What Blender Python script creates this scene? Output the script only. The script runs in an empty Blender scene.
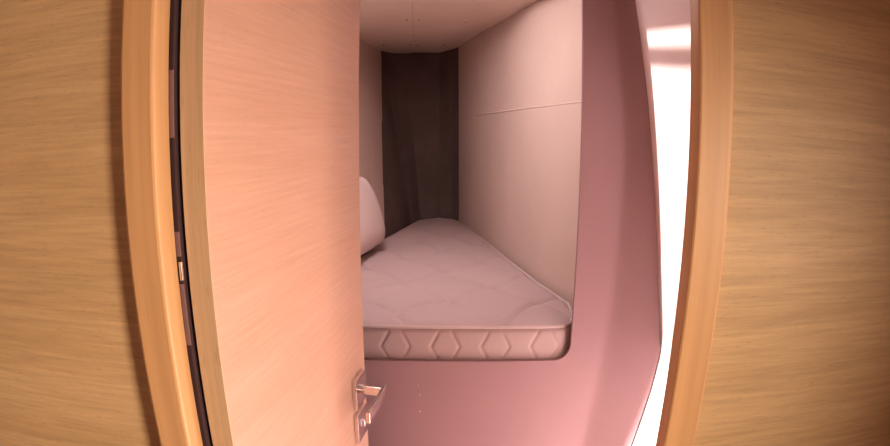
import bpy, bmesh, math, random
from mathutils import Vector, Matrix, noise

scn = bpy.context.scene
col = scn.collection
random.seed(4)
R = math.radians

# ------------------------------------------------------------------ camera
EYE = 1.52
cd = bpy.data.cameras.new('camera')
cd.type = 'PANO'                       # the photo is from a wide barrel-distorting lens
cd.sensor_width = 36.0
cd.sensor_height = 36.0 * 446 / 890
cd.sensor_fit = 'HORIZONTAL'
fmm = 521.9 * 36.0 / 890
lens = dict(panorama_type='FISHEYE_LENS_POLYNOMIAL', fisheye_fov=R(175),
            fisheye_polynomial_k0=0.0, fisheye_polynomial_k1=-1.0 / fmm,
            fisheye_polynomial_k2=0.0, fisheye_polynomial_k3=0.05 / fmm ** 3,
            fisheye_polynomial_k4=0.0)
for k, v in lens.items():
    for tgt in (cd, getattr(cd, 'cycles', None)):
        if tgt is not None and hasattr(tgt, k):
            setattr(tgt, k, v)
cd.clip_start = 0.01
cam = bpy.data.objects.new('camera', cd)
col.objects.link(cam)
cam.matrix_world = (Matrix.Translation((0, 0, EYE)) @ Matrix.Rotation(R(90 - 9.29), 4, 'X')
                    @ Matrix.Rotation(R(0.4), 4, 'Z'))
scn.camera = cam

# ------------------------------------------------------------------ world, sun, lights, exposure
w = bpy.data.worlds.new('world')
scn.world = w
w.use_nodes = True
bg = w.node_tree.nodes['Background']
bg.inputs[0].default_value = (1.0, 0.80, 0.76, 1)
bg.inputs[1].default_value = 0.15

SUN = Vector((1.0, 0.15, -3.5)).normalized()
sl = bpy.data.lights.new('sun', 'SUN')
sl.energy = 54.0
sl.angle = R(0.6)
sl.color = (1.0, 0.86, 0.80)
so = bpy.data.objects.new('sun', sl)
col.objects.link(so)
so.rotation_euler = SUN.to_track_quat('-Z', 'Y').to_euler()
so.location = (-2, 0.8, 5)


def area(name, loc, target, sx, sy, power, color):
    l = bpy.data.lights.new(name, 'AREA')
    l.shape = 'RECTANGLE'
    l.size, l.size_y = sx, sy
    l.energy = power
    l.color = color
    o = bpy.data.objects.new(name, l)
    col.objects.link(o)
    o.location = loc
    o.rotation_euler = (Vector(target) - Vector(loc)).to_track_quat('-Z', 'Y').to_euler()
    return o


# daylight of the saloon behind the camera: a side window, low and to the right
sw = area('saloon_window_light', (1.25, -0.40, 1.40), (-1.0, 0.54, 1.02), 0.42, 0.36, 13.5, (1.0, 0.72, 0.52))
sw.data.spread = R(70)
# unseen fill added to lift the shaded saloon side, high behind the camera
area('saloon_fill_light', (-0.1, -1.15, 2.0), (0, 0.55, 1.0), 0.9, 0.5, 10.0, (1.0, 0.53, 0.38))
# unseen lamp added to brighten the berth, set in a recess over its foot
bl = area('berth_fill_light', (-0.14, 1.62, 2.115), (0.23, 1.80, 1.0), 0.28, 0.44, 14.5, (1.0, 0.80, 0.77))
bl.data.spread = R(165)

scn.view_settings.view_transform = 'Standard'
scn.view_settings.look = 'None'
scn.view_settings.exposure = 0.0
scn.view_settings.gamma = 1.0
scn.view_settings.use_curve_mapping = False
scn.cycles.use_denoising = True
scn.cycles.max_bounces = 12
scn.cycles.diffuse_bounces = 8
scn.cycles.sample_clamp_indirect = 6.0
scn.cycles.caustics_reflective = False
scn.cycles.caustics_refractive = False


# ------------------------------------------------------------------ materials
def new_mat(name):
    m = bpy.data.materials.new(name)
    m.use_nodes = True
    nt = m.node_tree
    b = nt.nodes['Principled BSDF']
    return m, nt, b


def coords(nt, scale, rot=(0, 0, 0)):
    tc = nt.nodes.new('ShaderNodeTexCoord')
    mp = nt.nodes.new('ShaderNodeMapping')
    mp.inputs['Scale'].default_value = scale
    mp.inputs['Rotation'].default_value = rot
    nt.links.new(tc.outputs['Object'], mp.inputs['Vector'])
    return mp.outputs['Vector']


def noise_tex(nt, vec, scale, detail=4, rough=0.6, dist=0.0):
    n = nt.nodes.new('ShaderNodeTexNoise')
    n.inputs['Scale'].default_value = scale
    n.inputs['Detail'].default_value = detail
    n.inputs['Roughness'].default_value = rough
    n.inputs['Distortion'].default_value = dist
    nt.links.new(vec, n.inputs['Vector'])
    return n.outputs['Fac']


def ramp(nt, fac, stops):
    r = nt.nodes.new('ShaderNodeValToRGB')
    e = r.color_ramp.elements
    while len(e) < len(stops):
        e.new(0.5)
    for i, (p, c) in enumerate(stops):
        e[i].position = p
        e[i].color = (*c, 1)
    nt.links.new(fac, r.inputs['Fac'])
    return r.outputs['Color']


def mix(nt, a, b, fac, mode='MIX'):
    m = nt.nodes.new('ShaderNodeMix')
    m.data_type = 'RGBA'
    m.blend_type = mode
    if isinstance(fac, (int, float)):
        m.inputs['Factor'].default_value = fac
    else:
        nt.links.new(fac, m.inputs['Factor'])
    nt.links.new(a, m.inputs['A'])
    nt.links.new(b, m.inputs['B'])
    return m.outputs['Result']


def bump(nt, b, h, strength, dist=0.002):
    n = nt.nodes.new('ShaderNodeBump')
    n.inputs['Strength'].default_value = strength
    n.inputs['Distance'].default_value = dist
    nt.links.new(h, n.inputs['Height'])
    nt.links.new(n.outputs['Normal'], b.inputs['Normal'])


def scl(c, k):
    return tuple(min(1, x * k) for x in c)


def wood(name, base, along='X', fine=1.0, contrast=0.16, rough=0.5, figure=0.5, pores=0.35, length=1.0, fig=14.0):
    """veneer: long streaks along one object axis, plus short dark pores"""
    m, nt, b = new_mat(name)
    ax = 'XYZ'.index(along)
    s1 = [90 * fine] * 3
    s1[ax] = 2.2 * length
    s2 = [fig] * 3
    s2[ax] = 0.9
    s3 = [650.0] * 3
    s3[ax] = 22.0 * length
    f1 = noise_tex(nt, coords(nt, s1), 1.0, 5, 0.65)
    f2 = noise_tex(nt, coords(nt, s2), 1.0, 3, 0.5, 0.8)
    f3 = noise_tex(nt, coords(nt, s3), 1.0, 2, 0.5)
    c1 = ramp(nt, f1, [(0.25, scl(base, 1 - contrast)), (0.75, scl(base, 1 + contrast * 0.6))])
    c2 = ramp(nt, f2, [(0.3, scl((1, 0.96, 0.90), 1 - contrast * figure * 1.6)), (0.7, (1, 1, 1))])
    c3 = ramp(nt, f3, [(0.26, (1 - pores, 1 - pores * 1.1, 1 - pores * 1.2)), (0.38, (1, 1, 1))])
    c = mix(nt, mix(nt, c1, c2, 1.0, 'MULTIPLY'), c3, 1.0, 'MULTIPLY')
    nt.links.new(c, b.inputs['Base Color'])
    b.inputs['Roughness'].default_value = rough
    bump(nt, b, f1, 0.12, 0.0006)
    return m


def fabric(name, base, scale=350, contrast=0.12, rough=0.95, bstr=0.3, bdist=0.0008, patch=0.05):
    m, nt, b = new_mat(name)
    f = noise_tex(nt, coords(nt, (1, 1, 1)), scale, 3, 0.7)
    g = noise_tex(nt, coords(nt, (1, 1, 1)), 5.0, 3, 0.5)
    c1 = ramp(nt, f, [(0.3, scl(base, 1 - contrast)), (0.7, scl(base, 1 + contrast))])
    c2 = ramp(nt, g, [(0.3, (1 - patch,) * 3), (0.7, (1, 1, 1))])
    nt.links.new(mix(nt, c1, c2, 1.0, 'MULTIPLY'), b.inputs['Base Color'])
    b.inputs['Roughness'].default_value = rough
    b.inputs['Specular IOR Level'].default_value = 0.15
    bump(nt, b, f, bstr, bdist)
    return m


def plain(name, base, rough=0.5, metal=0.0, var=0.03):
    m, nt, b = new_mat(name)
    f = noise_tex(nt, coords(nt, (1, 1, 1)), 40, 3, 0.6)
    c = ramp(nt, f, [(0.3, scl(base, 1 - var)), (0.7, scl(base, 1 + var))])
    nt.links.new(c, b.inputs['Base Color'])
    b.inputs['Roughness'].default_value = rough
    b.inputs['Metallic'].default_value = metal
    return m


M = {}
M['panel_oak'] = wood('wall_veneer', (0.54, 0.39, 0.215), 'X', 2.0, 0.24, 0.55, 0.40, 0.20, 3.6)
M['dark_oak'] = wood('dark_veneer', (0.22, 0.12, 0.06), 'Z', 1.0, 0.2, 0.5, 0.6)
M['casing'] = wood('casing_wood', (0.62, 0.38, 0.19), 'Z', 0.6, 0.12, 0.42, 1.3, 0.10, 0.8, 34.0)
M['door_face'] = wood('door_veneer', (0.50, 0.310, 0.230), 'Y', 2.0, 0.13, 0.5, 0.3, 0.16, 2.5)
M['door_edge'] = wood('door_edging', (0.62, 0.48, 0.32), 'Z', 1.3, 0.22, 0.6, 0.5, 0.4)
M['vinyl'] = fabric('pink_vinyl', (0.345, 0.215, 0.23), 500, 0.06, 0.7, 0.15, 0.0005, 0.06)
M['white_hull'] = plain('white_gelcoat', (0.84, 0.72, 0.72), 0.4, 0, 0.01)
M['beige_wall'] = fabric('beige_lining', (0.60, 0.47, 0.42), 300, 0.05, 0.85, 0.1, 0.0005, 0.06)
M['ceiling'] = fabric('ceiling_lining', (0.88, 0.76, 0.67), 300, 0.04, 0.8, 0.1, 0.0005, 0.06)
M['carpet'] = fabric('dark_carpet', (0.145, 0.108, 0.098), 260, 0.35, 1.0, 0.5, 0.002, 0.25)
M['mattress'] = fabric('mattress_ticking', (0.46, 0.355, 0.355), 420, 0.05, 0.95, 0.25, 0.0006, 0.05)
M['piping'] = fabric('pale_piping', (0.54, 0.44, 0.44), 500, 0.04, 0.95, 0.2, 0.0005, 0.04)
M['pillow'] = fabric('pillow_cotton', (0.70, 0.58, 0.56), 500, 0.04, 0.95, 0.2, 0.0005, 0.04)
M['chrome'] = plain('chrome', (0.86, 0.80, 0.79), 0.22, 1.0, 0.01)
M['satin'] = plain('satin_steel', (0.70, 0.62, 0.62), 0.32, 1.0, 0.02)
M['plate'] = plain('dull_plate', (0.20, 0.12, 0.13), 0.5, 0.3, 0.05)
M['rubber'] = plain('dark_rubber', (0.035, 0.014, 0.018), 0.8, 0, 0.1)
M['sole'] = wood('cabin_sole', (0.42, 0.17, 0.11), 'Y', 0.6, 0.2, 0.5, 0.6)
M['dark_hole'] = plain('dark_slot', (0.02, 0.015, 0.015), 0.6)
M['saloon_ceiling'] = plain('saloon_headliner', (0.55, 0.47, 0.40), 0.8)
M['bright'] = plain('polished_steel', (0.95, 0.92, 0.9), 0.05, 1.0, 0.01)
M['alu'] = plain('hatch_aluminium', (0.6, 0.6, 0.6), 0.4, 0.8)


# ------------------------------------------------------------------ mesh helpers
def link(name, bm, mat, parent=None, smooth=False, loc=None):
    me = bpy.data.meshes.new(name)
    bmesh.ops.recalc_face_normals(bm, faces=bm.faces)
    if smooth:
        for e in bm.edges:
            if len(e.link_faces) == 2 and e.calc_face_angle(0) > R(40):
                e.smooth = False
    bm.to_mesh(me)
    bm.free()
    me.materials.append(mat)
    if smooth:
        for p in me.polygons:
            p.use_smooth = True
    o = bpy.data.objects.new(name, me)
    col.objects.link(o)
    if parent is not None:
        o.parent = parent
    if loc is not None:
        o.location = loc
    return o


def tag(o, label, cat, kind=None, group=None):
    o['label'] = label
    o['category'] = cat
    if kind:
        o['kind'] = kind
    if group:
        o['group'] = group
    return o


def add_box(bm, x0, x1, y0, y1, z0, z1, bev=0.0, seg=2):
    r = bmesh.ops.create_cube(bm, size=1.0)
    vs = r['verts']
    for v in vs:
        v.co = Vector(((x0 + x1) / 2 + v.co.x * (x1 - x0), (y0 + y1) / 2 + v.co.y * (y1 - y0),
                       (z0 + z1) / 2 + v.co.z * (z1 - z0)))
    if bev:
        es = list({e for v in vs for e in v.link_edges})
        bmesh.ops.bevel(bm, geom=es, offset=bev, segments=seg, affect='EDGES', profile=0.5)


def box(name, x0, x1, y0, y1, z0, z1, mat, parent=None, bev=0.0, smooth=False):
    bm = bmesh.new()
    add_box(bm, x0, x1, y0, y1, z0, z1, bev)
    return link(name, bm, mat, parent, smooth)


def prism(bm, pts, axis, a, b):
    """extrude a closed 2-D outline along an axis from a to b"""
    def P(p, t):
        if axis == 'X':
            return (t, p[0], p[1])
        if axis == 'Y':
            return (p[0], t, p[1])
        return (p[0], p[1], t)
    va = [bm.verts.new(P(p, a)) for p in pts]
    vb = [bm.verts.new(P(p, b)) for p in pts]
    n = len(pts)
    bm.faces.new(va)
    bm.faces.new(list(reversed(vb)))
    for i in range(n):
        bm.faces.new((va[i], va[(i + 1) % n], vb[(i + 1) % n], vb[i]))


def tube(bm, pts, rad, seg=16, cap=True):
    rings = []
    pts = [Vector(p) for p in pts]
    for i, p in enumerate(pts):
        t = (pts[min(i + 1, len(pts) - 1)] - pts[max(i - 1, 0)]).normalized()
        a = t.cross(Vector((0, 0, 1)))
        if a.length < 0.1:
            a = t.cross(Vector((1, 0, 0)))
        a.normalize()
        b = t.cross(a)
        r = rad[i] if isinstance(rad, (list, tuple)) else rad
        rings.append([bm.verts.new(p + (a * math.cos(2 * math.pi * k / seg) + b * math.sin(2 * math.pi * k / seg)) * r)
                      for k in range(seg)])
    for A, B in zip(rings, rings[1:]):
        for k in range(seg):
            bm.faces.new((A[k], A[(k + 1) % seg], B[(k + 1) % seg], B[k]))
    if cap:
        bm.faces.new(rings[0])
        bm.faces.new(list(reversed(rings[-1])))


def interp(tab, t):
    if t <= tab[0][0]:
        (a, u), (b, v) = tab[0], tab[1]
    elif t >= tab[-1][0]:
        (a, u), (b, v) = tab[-2], tab[-1]
    else:
        for (a, u), (b, v) in zip(tab, tab[1:]):
            if a <= t <= b:
                break
    return u + (v - u) * (t - a) / (b - a)


def screw(parent, loc, axis, rad=0.003, mat=None, dome=0.4):
    """small domed screw head"""
    bm = bmesh.new()
    bmesh.ops.create_uvsphere(bm, u_segments=12, v_segments=6, radius=rad)
    for v in bm.verts:
        v.co['XYZ'.index(axis)] *= dome
    o = link('screw', bm, mat or M['satin'], parent, True, loc)
    return o


# ------------------------------------------------------------------ the saloon side (camera side)
YW = 0.558          # face of the front partition
YB = 0.574          # its back
Z_ROOM = 2.08
o = box('wall_front_left', -1.30, -0.345, YW, YB, 0, Z_ROOM, M['panel_oak'])
tag(o, 'oak veneered cabin wall left of the doorway, with horizontal grain', 'wall', 'structure')
o = box('wall_front_right', 0.295, 1.30, YW, YB, 0, Z_ROOM, M['panel_oak'])
tag(o, 'oak veneered cabin wall right of the doorway, with horizontal grain', 'wall', 'structure')
o = box('wall_front_top', -0.345, 0.295, YW, YB, 1.93, Z_ROOM, M['panel_oak'])
tag(o, 'oak veneered wall strip above the doorway', 'wall', 'structure')
o = box('floor', -1.30, 1.30, -1.6, 1.25, -0.03, 0, M['sole'])
tag(o, 'reddish brown wooden cabin floor', 'floor', 'structure')
o = box('ceiling_saloon', -1.30, 1.30, -1.6, YB, Z_ROOM, Z_ROOM + 0.03, M['saloon_ceiling'])
tag(o, 'beige cabin ceiling on the near side of the doorway', 'ceiling', 'structure')
o = box('wall_saloon_left', -1.33, -1.30, -1.6, YB, 0, Z_ROOM, M['dark_oak'])
tag(o, 'oak side wall of the near cabin, on the left', 'wall', 'structure')
o = box('wall_saloon_right', 1.30, 1.33, -1.6, YB, 0, Z_ROOM, M['panel_oak'])
tag(o, 'oak side wall of the near cabin, on the right', 'wall', 'structure')
o = box('wall_saloon_back', -1.30, 1.30, -1.63, -1.6, 0, Z_ROOM, M['dark_oak'])
tag(o, 'oak wall of the near cabin opposite the doorway', 'wall', 'structure')

# door casing
lc = box('trim_1', -0.372, -0.326, 0.535, YB, 0, 1.93, M['casing'], bev=0.004, smooth=False)
tag(lc, 'pale orange wooden door casing on the hinge side of the doorway', 'door casing', 'structure')
rc = box('trim_2', 0.276, 0.320, 0.535, 0.561, 0, 1.93, M['casing'], bev=0.003)
tag(rc, 'pale orange wooden door casing right of the doorway', 'door casing', 'structure')
o = box('trim_3', -0.372, 0.320, 0.535, 0.561, 1.93, 1.975, M['casing'], bev=0.003)
tag(o, 'wooden head casing across the top of the doorway', 'door casing', 'structure')
# dark weather seal in the hinge gap
o = box('rubber_seal', -0.40, -0.3215, 0.577, 0.602, 0.02, 1.93, M['rubber'], lc, bev=0.002)
o['label'] = 'dark seal strip in the gap between casing and door'
for z0, z1 in ((1.526, 1.607), (1.382, 1.413), (1.266, 1.347)):
    h = box('hinge_plate', -0.352, -0.3215, 0.5742, 0.5765, z0, z1, M['plate'], lc, bev=0.0006)
    h['label'] = 'dull greyish pink plate in the hinge gap'
bm = bmesh.new()
tube(bm, [(-0.3225, 0.5735, 1.353), (-0.3225, 0.5735, 1.376)], 0.0028, 12)
h = link('latch_pin', bm, M['chrome'], lc, True)

# ------------------------------------------------------------------ lobby behind the doorway
KX = 1.0
EDGE = [(0.0, 0.33), (0.30, 0.44), (0.50, 0.505), (0.668, 0.540), (0.755, 0.555), (0.850, 0.572), (0.95, 0.584), (0.985, 0.586),
        (0.990, 0.580), (1.196, 0.553), (1.429, 0.524), (1.652, 0.497), (1.878, 0.466), (2.10, 0.437)]
EDGE_H = [(0.0, 0.33), (0.30, 0.44), (0.50, 0.507), (0.668, 0.544), (0.755, 0.560), (0.850, 0.575), (0.95, 0.586), (1.0, 0.585),
          (1.1, 0.569), (1.196, 0.5545), (1.429, 0.5245), (1.652, 0.497), (1.878, 0.466), (2.10, 0.437)]
EDGE_S = [(0.0, 0.33), (0.30, 0.44), (0.50, 0.505), (0.668, 0.540), (0.755, 0.555), (0.850, 0.568), (0.95, 0.576), (1.05, 0.573),
          (1.196, 0.553), (1.429, 0.524), (1.652, 0.497), (1.878, 0.466), (2.10, 0.437)]
CREASE = [(0.0, 0.36), (0.678, 0.421), (0.796, 0.431), (0.948, 0.449), (1.171, 0.463), (1.327, 0.470), (1.502, 0.475), (1.878, 0.440), (2.10, 0.405)]
YP = 1.25           # face of the lined bulkhead
FWD = 0.055         # how far its outer edge curls towards the doorway


def panel_pt(x, z):
    """point of the bulkhead lining: flat, then curling forward towards the hull side"""
    c, e = interp(CREASE, z), interp(EDGE_S, z)
    y = YP
    s = (x - (c - 0.035)) / max(e - (c - 0.035), 0.01)
    if s > 0:
        y -= FWD * (s ** 2 / (s + 0.12)) * 1.12
    k = y / YP
    return Vector((x * k, y, EYE + (z - EYE) * k))


# opening in the bulkhead: rounded rectangle outline
OX0, OX1, OZ0, OZ1, OR = -0.40, 0.331, 0.9515, 2.0, 0.045


def opening_outline():
    pts = []
    for cx, cz, a0 in ((OX1 - OR, OZ1 - OR, 0), (OX0 + OR, OZ1 - OR, 90), (OX0 + OR, OZ0 + OR, 180), (OX1 - OR, OZ0 + OR, 270)):
        for k in range(9):
            a = R(a0 + 90 * k / 8)
            pts.append((cx + OR * math.cos(a), cz + OR * math.sin(a)))
    return pts


bm = bmesh.new()
# flat plate with the opening: ring between outline and a rectangle, then strips out to the edges
ins = opening_outline()
XR = 0.352
Z0P, Z1P = 0.0, 2.10


def to_rect(p):
    cx, cz = (OX0 + OX1) / 2, (OZ0 + OZ1) / 2
    x0, x1, z0, z1 = OX0 - 0.02, XR, OZ0 - 0.02, OZ1 + 0.02
    x = p[0] if OX0 + OR < p[0] < OX1 - OR else (x1 if p[0] > cx else x0)
    z = p[1] if OZ0 + OR < p[1] < OZ1 - OR else (z1 if p[1] > cz else z0)
    return x, z


inner = [bm.verts.new((p[0], YP, p[1])) for p in ins]
innerb = [bm.verts.new((p[0], YP + 0.012, p[1])) for p in ins]
outer = []
for i, p in enumerate(ins):
    # corner arcs project radially on the rectangle
    cx = OX1 - OR if p[0] > 0 else OX0 + OR
    cz = OZ1 - OR if p[1] > 1.4 else OZ0 + OR
    dx, dz = p[0] - cx, p[1] - cz
    k = (OR + 0.02) / max(abs(dx), abs(dz), 1e-6)
    outer.append(bm.verts.new((cx + dx * k, YP, cz + dz * k)))
n = len(ins)
for i in range(n):
    j = (i + 1) % n
    bm.faces.new((inner[i], inner[j], outer[j], outer[i]))
    bm.faces.new((innerb[i], innerb[j], inner[j], inner[i]))
ox0, ox1, oz0, oz1 = OX0 - 0.02, OX1 + 0.02, OZ0 - 0.02, OZ1 + 0.02


def quad(a, b, c, d):
    bm.faces.new([bm.verts.new(v) for v in (a, b, c, d)])


quad((-0.62, YP, Z0P), (ox1, YP, Z0P), (ox1, YP, oz0), (-0.62, YP, oz0))
quad((-0.62, YP, oz1), (ox1, YP, oz1), (ox1, YP, Z1P), (-0.62, YP, Z1P))
quad((-0.62, YP, oz0), (ox0, YP, oz0), (ox0, YP, oz1), (-0.62, YP, oz1))
# right-hand part follows the hull and curls forward
NZ, NXs = 120, 24
grid = []
zs = sorted(set([2.10 * i / NZ for i in range(NZ + 1)] + [0.985, 0.990]))
for z in zs:
    e = interp(EDGE_S, z)
    row = []
    for i in range(NXs + 1):
        x = ox1 + (e - ox1) * i / NXs if i < NXs else interp(EDGE, z)
        v = panel_pt(x, z)
        row.append(bm.verts.new(v))
    grid.append(row)
for A, B in zip(grid, grid[1:]):
    for i in range(NXs):
        bm.faces.new((A[i], A[i + 1], B[i + 1], B[i]))
bmesh.ops.remove_doubles(bm, verts=bm.verts, dist=0.0003)
pk = link('wall_bulkhead', bm, M['vinyl'], None, True)
tag(pk, 'pink lined bulkhead around the opening to the berth', 'wall', 'structure')
for p in pk.data.polygons:
    p.use_smooth = p.area < 0.0006
for x, z in ((-0.068, 0.883), (-0.063, 0.853), (-0.064, 0.803)):
    screw(pk, (x, YP - 0.0015, z), 'Y', 0.0022)

# white hull side, following the same flare
kf = (YP - FWD) / YP
prof = []
for z in [2.10 * i / 60 for i in range(61)]:
    e = interp(EDGE_H, z)
    prof.append((e * kf + 0.001, EYE + (z - EYE) * kf))
prof = [(prof[0][0] - 0.03, 0.0)] + [p for p in prof if p[1] > 0.0] + [(0.430, 2.12)]
ring = prof + [(p[0] + 0.03, p[1]) for p in reversed(prof)]
bm = bmesh.new()
prism(bm, ring, 'Y', YB, YP + 0.02)
hull = link('wall_right', bm, M['white_hull'])
tag(hull, 'white cabin side in bright sunlight right of the pink bulkhead', 'wall', 'structure')
for x, y, z in ((0.512, 1.195, 1.62), (0.556, 1.12, 1.055)):
    screw(hull, (x, y, z), 'X', 0.002, M['rubber'])

# lobby left wall, ceiling with its hatch
o = box('wall_left', -0.66, -0.63, YB, YP, 0, 2.10, M['vinyl'])
tag(o, 'pink lined side of the lobby hidden behind the open door', 'wall', 'structure')
HX0, HY0, HY1, HZ = -0.18, 0.66, 1.140, 2.10


def hx(y, off=0.0):                      # right-hand edge of the hatch, a touch out of square with the lobby
    return 0.366 + off - 0.022 * (1.148 - y)


bm = bmesh.new()
add_box(bm, -0.66, HX0, YB, YP + 0.02, HZ, HZ + 0.006)
prism(bm, [(hx(YB), YB), (0.47, YB), (0.47, YP + 0.02), (hx(YP + 0.02), YP + 0.02)], 'Z', HZ, HZ + 0.006)
prism(bm, [(HX0, YB), (hx(YB), YB), (hx(HY0), HY0), (HX0, HY0)], 'Z', HZ, HZ + 0.006)
prism(bm, [(HX0, HY1), (hx(HY1), HY1), (hx(YP + 0.02), YP + 0.02), (HX0, YP + 0.02)], 'Z', HZ, HZ + 0.006)
ce = link('ceiling', bm, M['white_hull'])
tag(ce, 'white ceiling of the sunlit space beyond the doorway', 'ceiling', 'structure')
bm = bmesh.new()
add_box(bm, HX0 - 0.03, HX0, HY0 - 0.03, HY1 + 0.03, HZ + 0.0065, HZ + 0.016)
prism(bm, [(hx(HY0, .002), HY0 - .03), (hx(HY0, .032), HY0 - .03), (hx(HY1, .032), HY1 + .03), (hx(HY1, .002), HY1 + .03)],
      'Z', HZ + 0.0065, HZ + 0.016)
add_box(bm, HX0, 0.35, HY0 - 0.03, HY0, HZ + 0.0065, HZ + 0.016)
add_box(bm, HX0, 0.366, HY1, HY1 + 0.03, HZ + 0.0065, HZ + 0.016)
hf = link('window_1', bm, M['alu'])
tag(hf, 'aluminium deck hatch frame in the lobby ceiling', 'hatch', 'structure')
bm = bmesh.new()
prism(bm, [(hx(HY0, -.0125), HY0), (hx(HY0, -.007), HY0), (hx(HY1, -.007), HY1), (hx(HY1, -.0125), HY1)], 'Z', HZ + 0.002, HZ + 0.008)
link('hatch_bar', bm, M['alu'], hf)

# ------------------------------------------------------------------ the berth
RB = [(1.26, .44), (1.46, .385), (1.684, .330), (2.17, .243), (2.54, .181), (3.05, .085)]
RT = [(1.26, .52), (1.93, .335), (2.31, .238), (2.56, .166), (2.96, .070)]
LB = [(1.26, -.53), (1.95, -.395), (2.47, -.290), (3.04, -.172)]
LT = [(1.26, -.70), (2.71, -.453), (3.10, -.385), (3.22, -.36)]
ZB, ZT = 0.93, 2.045


def ruled(name, bot, top, mat, nz=24, thick=0.012, wave=0.0, sub=1):
    bm = bmesh.new()
    rows = []
    for j in range(nz + 1):
        t = j / nz
        row = []
        for i, (b, u) in enumerate(zip(bot, top)):
            p = Vector((*b, ZB)).lerp(Vector((*u, ZT)), (ZB + (ZT - ZB) * t - ZB) / (ZT - ZB))
            if wave:
                d = noise.noise(Vector((p.x * 9, p.y * 9, p.z * 0.8)))
                p.y += d * wave
            row.append(bm.verts.new(p))
        rows.append(row)
    for A, B in zip(rows, rows[1:]):
        for i in range(len(A) - 1):
            bm.faces.new((A[i], A[i + 1], B[i + 1], B[i]))
    o = link(name, bm, mat, None, True)
    return o


def samples(tab, y0, y1, n):
    return [(interp(tab, y0 + (y1 - y0) * i / n), y0 + (y1 - y0) * i / n) for i in range(n + 1)]


rw = ruled('wall_berth_right', samples(RB, 1.262, 3.06, 30), samples(RT, 1.262, 2.965, 30), M['beige_wall'])
bm = bmesh.new()
tube(bm, [(interp(RB, y) + (interp(RT, y) - interp(RB, y)) * 0.635 + 0.0028, y, 1.638) for y in [1.27 + 0.05 * k for k in range(35)]], 0.0042, 12)
link('lining_seam', bm, M['beige_wall'], rw, True)
tag(rw, 'pale beige lined side of the berth, right of the mattress', 'wall', 'structure')
lw = ruled('wall_berth_left', samples(LB, 1.262, 2.475, 24), samples(LT, 1.262, 3.105, 24), M['beige_wall'])
tag(lw, 'beige lined side of the berth, left behind the pillow', 'wall', 'structure')


def chain(pts, n):
    out = []
    for a, b in zip(pts, pts[1:]):
        for i in range(n):
            out.append(tuple(Vector(a).lerp(Vector(b), i / n)))
    out.append(tuple(pts[-1]))
    return out


bw = ruled('wall_bow', chain([(-.290, 2.47), (-.222, 2.80), (-.180, 2.985), (-.135, 3.075), (-.03, 3.135), (.045, 3.10), (.087, 3.05)], 8),
           chain([(-.386, 3.10), (-.365, 3.15), (-.325, 3.19), (-.25, 3.20), (-.037, 3.17), (.035, 3.06), (.070, 2.96)], 8), M['carpet'], wave=0.03)
tag(bw, 'dark grey carpeted bow wall at the far end of the mattress', 'wall', 'structure')

# berth ceiling: two boards with a seam between them
bm = bmesh.new()
def seam(y):
    return -0.128 - 0.0523 * (y - 1.945)


prism(bm, [(-0.85, 1.8805), (seam(1.88) - .001, 1.8805), (seam(3.35) - .001, 3.35), (-0.85, 3.35)], 'Z', 2.042, 2.06)
prism(bm, [(seam(1.88) + .001, 1.8805), (0.62, 1.8805), (0.62, 3.35), (seam(3.35) + .001, 3.35)], 'Z', 2.042, 2.06)
add_box(bm, -0.85, 0.62, 1.262, 1.38, 2.042, 2.06)
add_box(bm, -0.85, -0.30, 1.38, 1.88, 2.042, 2.06)
add_box(bm, 0.20, 0.62, 1.38, 1.88, 2.042, 2.06)
add_box(bm, -0.85, 0.62, 1.90, 3.35, 2.0605, 2.075)
bc = link('ceiling_berth', bm, M['ceiling'])
tag(bc, 'beige two-board ceiling over the berth, with a central seam', 'ceiling', 'structure')
for x, y in ((-.171, 2.283), (-.119, 2.284), (.086, 2.319), (-.348, 2.90), (-.197, 2.90), (-.157, 2.90), (-.012, 2.90)):
    screw(bc, (x, y, 2.0415), 'Z', 0.006, M['bright'], 0.8)
bm = bmesh.new()
for a in ((-0.32, -0.30, 1.36, 1.90), (0.20, 0.22, 1.36, 1.90), (-0.30, 0.20, 1.36, 1.38), (-0.30, 0.20, 1.88, 1.90)):
    add_box(bm, a[0], a[1], a[2], a[3], 2.0605, 2.13)
add_box(bm, -0.32, 0.22, 1.36, 1.90, 2.13, 2.14)
h2 = link('fill_light_recess', bm, M['alu'])  # closed box added around the berth's fill lamp, out of view
tag(h2, 'unseen lidded ceiling recess added for the fill light above the foot of the berth', 'hatch', 'structure')
o = box('floor_berth', -0.62, 0.46, 1.266, 3.2, 0.905, 0.93, M['ceiling'])
tag(o, 'board that carries the mattress', 'bed board', 'structure')


# ------------------------------------------------------------------ mattress
def resample(pts, step):
    out = []
    n = len(pts)
    for i in range(n):
        a, b = Vector(pts[i]), Vector(pts[(i + 1) % n])
        k = max(1, int((b - a).length / step))
        for j in range(k):
            out.append(a.lerp(b, j / k))
    return out


MZ0, MZ1, MY = 0.9305 + 0.006, 1.037, 1.266
plan = [(-.52, MY), (.292, MY), (.312, MY + .004), (.330, MY + .014), (.346, MY + .032), (.365, 1.36), (.376, 1.46), (.321, 1.684), (.234, 2.173),
        (.172, 2.542), (.086, 2.99), (.05, 3.06), (-.03, 3.115), (-.12, 3.05), (-.160, 3.0), (-.283, 2.47), (-.386, 1.95)]


def seg_dist(px, py, ax, ay, bx, by):
    dx, dy = bx - ax, by - ay
    t = max(0, min(1, ((px - ax) * dx + (py - ay) * dy) / (dx * dx + dy * dy)))
    return math.hypot(px - ax - t * dx, py - ay - t * dy)


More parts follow.
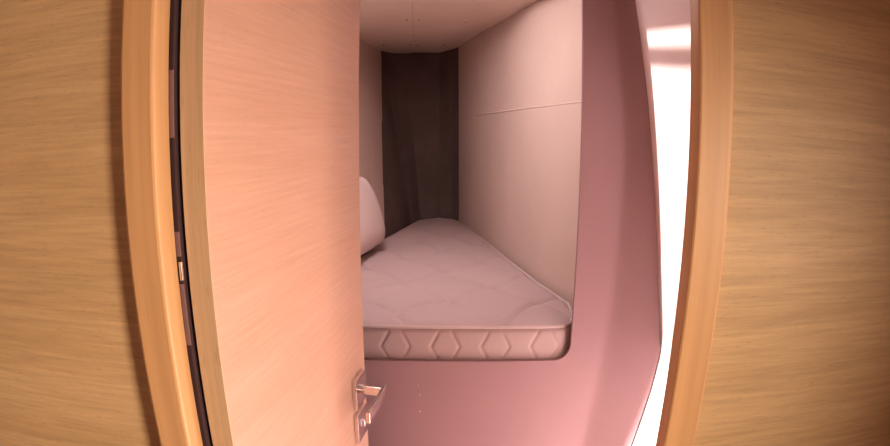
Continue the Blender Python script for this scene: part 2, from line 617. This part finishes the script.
def border_quilt(s, z):
    """height of the quilted border: hexagons standing in a row"""
    period = 0.130
    zm, hz = (MZ0 + MZ1) / 2 + 0.001, 0.043
    u = (s + 0.035) % period
    d = 1.0
    t = (z - zm) / hz
    if abs(t) <= 1:
        xl = 0.022 * abs(t)                     # chevron offset away from the waist
        for c, sg in ((0.0, 1), (0.075, -1)):
            for k in (-period, 0, period):
                d = min(d, abs(u - (c + k + sg * xl)) * 0.78)
    g = math.exp(-(d / 0.0028) ** 2)
    puff = 0.003 * (1 - min(1, abs(t)) ** 2)
    return puff - 0.0024 * g


bord = resample(plan, 0.0035)
bm = bmesh.new()
rows = []
NB = 30
cum = 0.0
s_list = []
for i, p in enumerate(bord):
    s_list.append(p.x if p.y < MY + 0.001 else cum)
    cum += (bord[(i + 1) % len(bord)] - p).length
cen = Vector((-0.05, 2.0))
nb = len(bord)
normals = []
for i in range(nb):
    t = (bord[(i + 1) % nb] - bord[i - 1]).normalized()
    normals.append(Vector((t.y, -t.x)))
for j in range(NB + 1):
    z = MZ0 + (MZ1 - MZ0) * j / NB
    row = []
    e = min(j, NB - j) / NB
    rnd = 0.010 * max(0, 1 - e / 0.12) ** 2
    for i, p in enumerate(bord):
        q = p - normals[i] * rnd
        if p.y < 1.40 or True:
            q = q + normals[i] * border_quilt(s_list[i], z)
        row.append(bm.verts.new((q.x, q.y, z)))
    rows.append(row)
for A, B in zip(rows, rows[1:]):
    for i in range(nb):
        j = (i + 1) % nb
        bm.faces.new((A[i], A[j], B[j], B[i]))
bm.faces.new(list(reversed(rows[0])))
ma = link('mattress', bm, M['mattress'], None, True)
tag(ma, 'pale quilted mattress tapering into the bow, with a honeycomb stitched front border', 'mattress')

# quilted top panel, as a fine grid clipped to the plan
def inside(x, y):
    c = False
    n = len(plan)
    for i in range(n):
        (x0, y0), (x1, y1) = plan[i], plan[i - 1]
        if (y0 > y) != (y1 > y) and x < (x1 - x0) * (y - y0) / (y1 - y0) + x0:
            c = not c
    return c


def edge_d(x, y):
    return min(seg_dist(x, y, *plan[i - 1], *plan[i]) for i in range(len(plan)))


def xrange(y):
    xs = []
    n = len(plan)
    for i in range(n):
        (x0, y0), (x1, y1) = plan[i], plan[i - 1]
        if (y0 > y) != (y1 > y):
            xs.append((x1 - x0) * (y - y0) / (y1 - y0) + x0)
    return (min(xs), max(xs)) if len(xs) >= 2 else None


def top_h(x, y):
    h = 0.006
    # wide diagonal quilting, scalloped
    u, v = (x * 0.80 + y * 0.60), (x * -0.72 + y * 0.69)
    for a, per in ((u + 0.012 * math.sin(v * 22), 0.20), (v + 0.012 * math.sin(u * 22), 0.23)):
        d = abs((a / per) % 1.0 - 0.5) * per
        h -= 0.0085 * math.exp(-(d / 0.008) ** 2)
        h += 0.0035 * (1 - min(1, (abs(per / 2 - d) / (per / 2)) ** 2)) - 0.001
    h += 0.004 * noise.noise(Vector((x * 5, y * 5, 0.3))) + 0.0015 * noise.noise(Vector((x * 22, y * 22, 1.3)))
    return h


bm = bmesh.new()
ys = [MY + 0.008 + (3.108 - MY - 0.008) * (k / 240) for k in range(241)]
NXT = 90
rows = []
for y in ys:
    r = xrange(y)
    if r is None:
        continue
    a, b = r[0] + 0.008, r[1] - 0.008
    if b < a:
        a = b = (a + b) / 2
    row = []
    for i in range(NXT + 1):
        x = a + (b - a) * i / NXT
        d = min(edge_d(x, y) / 0.035, 1.0)
        row.append(bm.verts.new((x, y, MZ1 - 0.004 + (top_h(x, y) + 0.004) * (1 - (1 - d) ** 2))))
    rows.append(row)
for A, B in zip(rows, rows[1:]):
    for i in range(NXT):
        bm.faces.new((A[i], A[i + 1], B[i + 1], B[i]))
tp = link('quilted_top', bm, M['mattress'], ma, True)
# piping round the top edge
bm = bmesh.new()
pp = resample(plan, 0.02)
path = []
for i, p in enumerate(pp):
    t = (pp[(i + 1) % len(pp)] - pp[i - 1]).normalized()
    path.append((p.x - t.y * 0.006, p.y + t.x * 0.006, MZ1 + 0.002))
path.append(path[0])
tube(bm, path, 0.0045, 8, cap=False)
pi = link('piping', bm, M['piping'], ma, True)
pi['label'] = 'paler piping round the top edge'

# ------------------------------------------------------------------ pillow leaning on the left side
def pillow_bm(w_, h_, t_):
    bm = bmesh.new()
    N = 40
    for sgn in (1, -1):
        g = []
        for j in range(N + 1):
            row = []
            for i in range(N + 1):
                u, v = i / N * 2 - 1, j / N * 2 - 1
                k = max(0, (1 - abs(u) ** 3.2)) ** 0.5 * max(0, (1 - abs(v) ** 3.2)) ** 0.5
                x = w_ / 2 * u * (1 - 0.07 * v * v) * (1 - 0.13 * (v + 1))
                z = h_ / 2 * v * (1 - 0.07 * u * u)
                y = sgn * t_ / 2 * k + 0.004 * noise.noise(Vector((u * 2, v * 2, sgn)))* k
                row.append(bm.verts.new((x, y, z)))
            g.append(row)
        for A, B in zip(g, g[1:]):
            for i in range(N):
                bm.faces.new((A[i], A[i + 1], B[i + 1], B[i]))
    bmesh.ops.remove_doubles(bm, verts=bm.verts, dist=0.0004)
    return bm


pl = link('pillow', pillow_bm(0.48, 0.31, 0.11), M['pillow'], None, True)
tag(pl, 'white pillow propped against the left side of the berth beside the door edge', 'pillow')
PILLOW = pl
pl.matrix_world = (Matrix.Translation((-0.352, 2.055, 1.215)) @ Matrix.Rotation(R(78.6), 4, 'Z') @ Matrix.Rotation(R(-15), 4, 'X'))

# ------------------------------------------------------------------ the open door
DW, DT, DZ0, DZ1 = 0.58, 0.0335, 0.015, 1.90
hinge = Vector((-0.2826, 0.575, 0))
door = bpy.data.objects.new('door_1', None)
col.objects.link(door)
door.location = hinge
door.rotation_euler = (0, 0, R(-9.07))
tag(door, 'pale pinkish wooden cabin door standing open, with a chrome lever handle', 'door', 'structure')
# local axes: +y runs from the hinge to the free edge, +x is the face seen from the doorway
box('door_panel', -DT + 0.0005, 0.0, 0.0012, DW - 0.0008, DZ0, DZ1, M['door_face'], door)
e1 = box('edge_band', -DT, 0.0003, 0.0, 0.0011, DZ0, DZ1, M['door_edge'], door)
e1['label'] = 'brown edge band on the hinge side'
box('edge_band', -DT, 0.0003, DW - 0.0007, DW, DZ0, DZ1, M['door_edge'], door)

# lever set: square upper rosette with the lever, square lower rosette with the thumb turn
HY = 0.520
HZc = 0.950
PS = 0.037
up = box('handle_rosette', 0.0, 0.010, HY - PS, HY + PS, HZc - PS, HZc + PS, M['chrome'], door, bev=0.0012, smooth=False)
up['label'] = 'square chrome rosette behind the lever'
bm = bmesh.new()
tube(bm, [(0.009, HY, HZc), (0.017, HY, HZc)], 0.0135, 24)
tube(bm, [(0.0165, HY, HZc), (0.020, HY, HZc)], 0.0095, 24)
tube(bm, [(0.0195, HY, HZc), (0.062, HY, HZc)], 0.0112, 24)
link('lever_neck', bm, M['chrome'], up, True)
bm = bmesh.new()
add_box(bm, 0.0585, 0.0675, HY - 0.124, HY + 0.0125, HZc - 0.0128, HZc + 0.0128, 0.002, 2)
lv = link('lever', bm, M['chrome'], up)
lv['label'] = 'flat chrome lever pointing back to the hinges'
LZ = HZc - 0.090
lo = box('key_rosette', 0.0, 0.010, HY - PS, HY + PS, LZ - PS, LZ + PS, M['chrome'], door, bev=0.0012)
lo['label'] = 'square chrome rosette below the lever'
bm = bmesh.new()
bmesh.ops.create_uvsphere(bm, u_segments=16, v_segments=10, radius=1.0)
for v in bm.verts:
    v.co = Vector((0.0115 + v.co.x * 0.004, HY + v.co.y * 0.0045, LZ + v.co.z * 0.011 - (0.003 if v.co.z < 0 else 0) * 0))
link('thumb_turn', bm, M['satin'], lo, True)
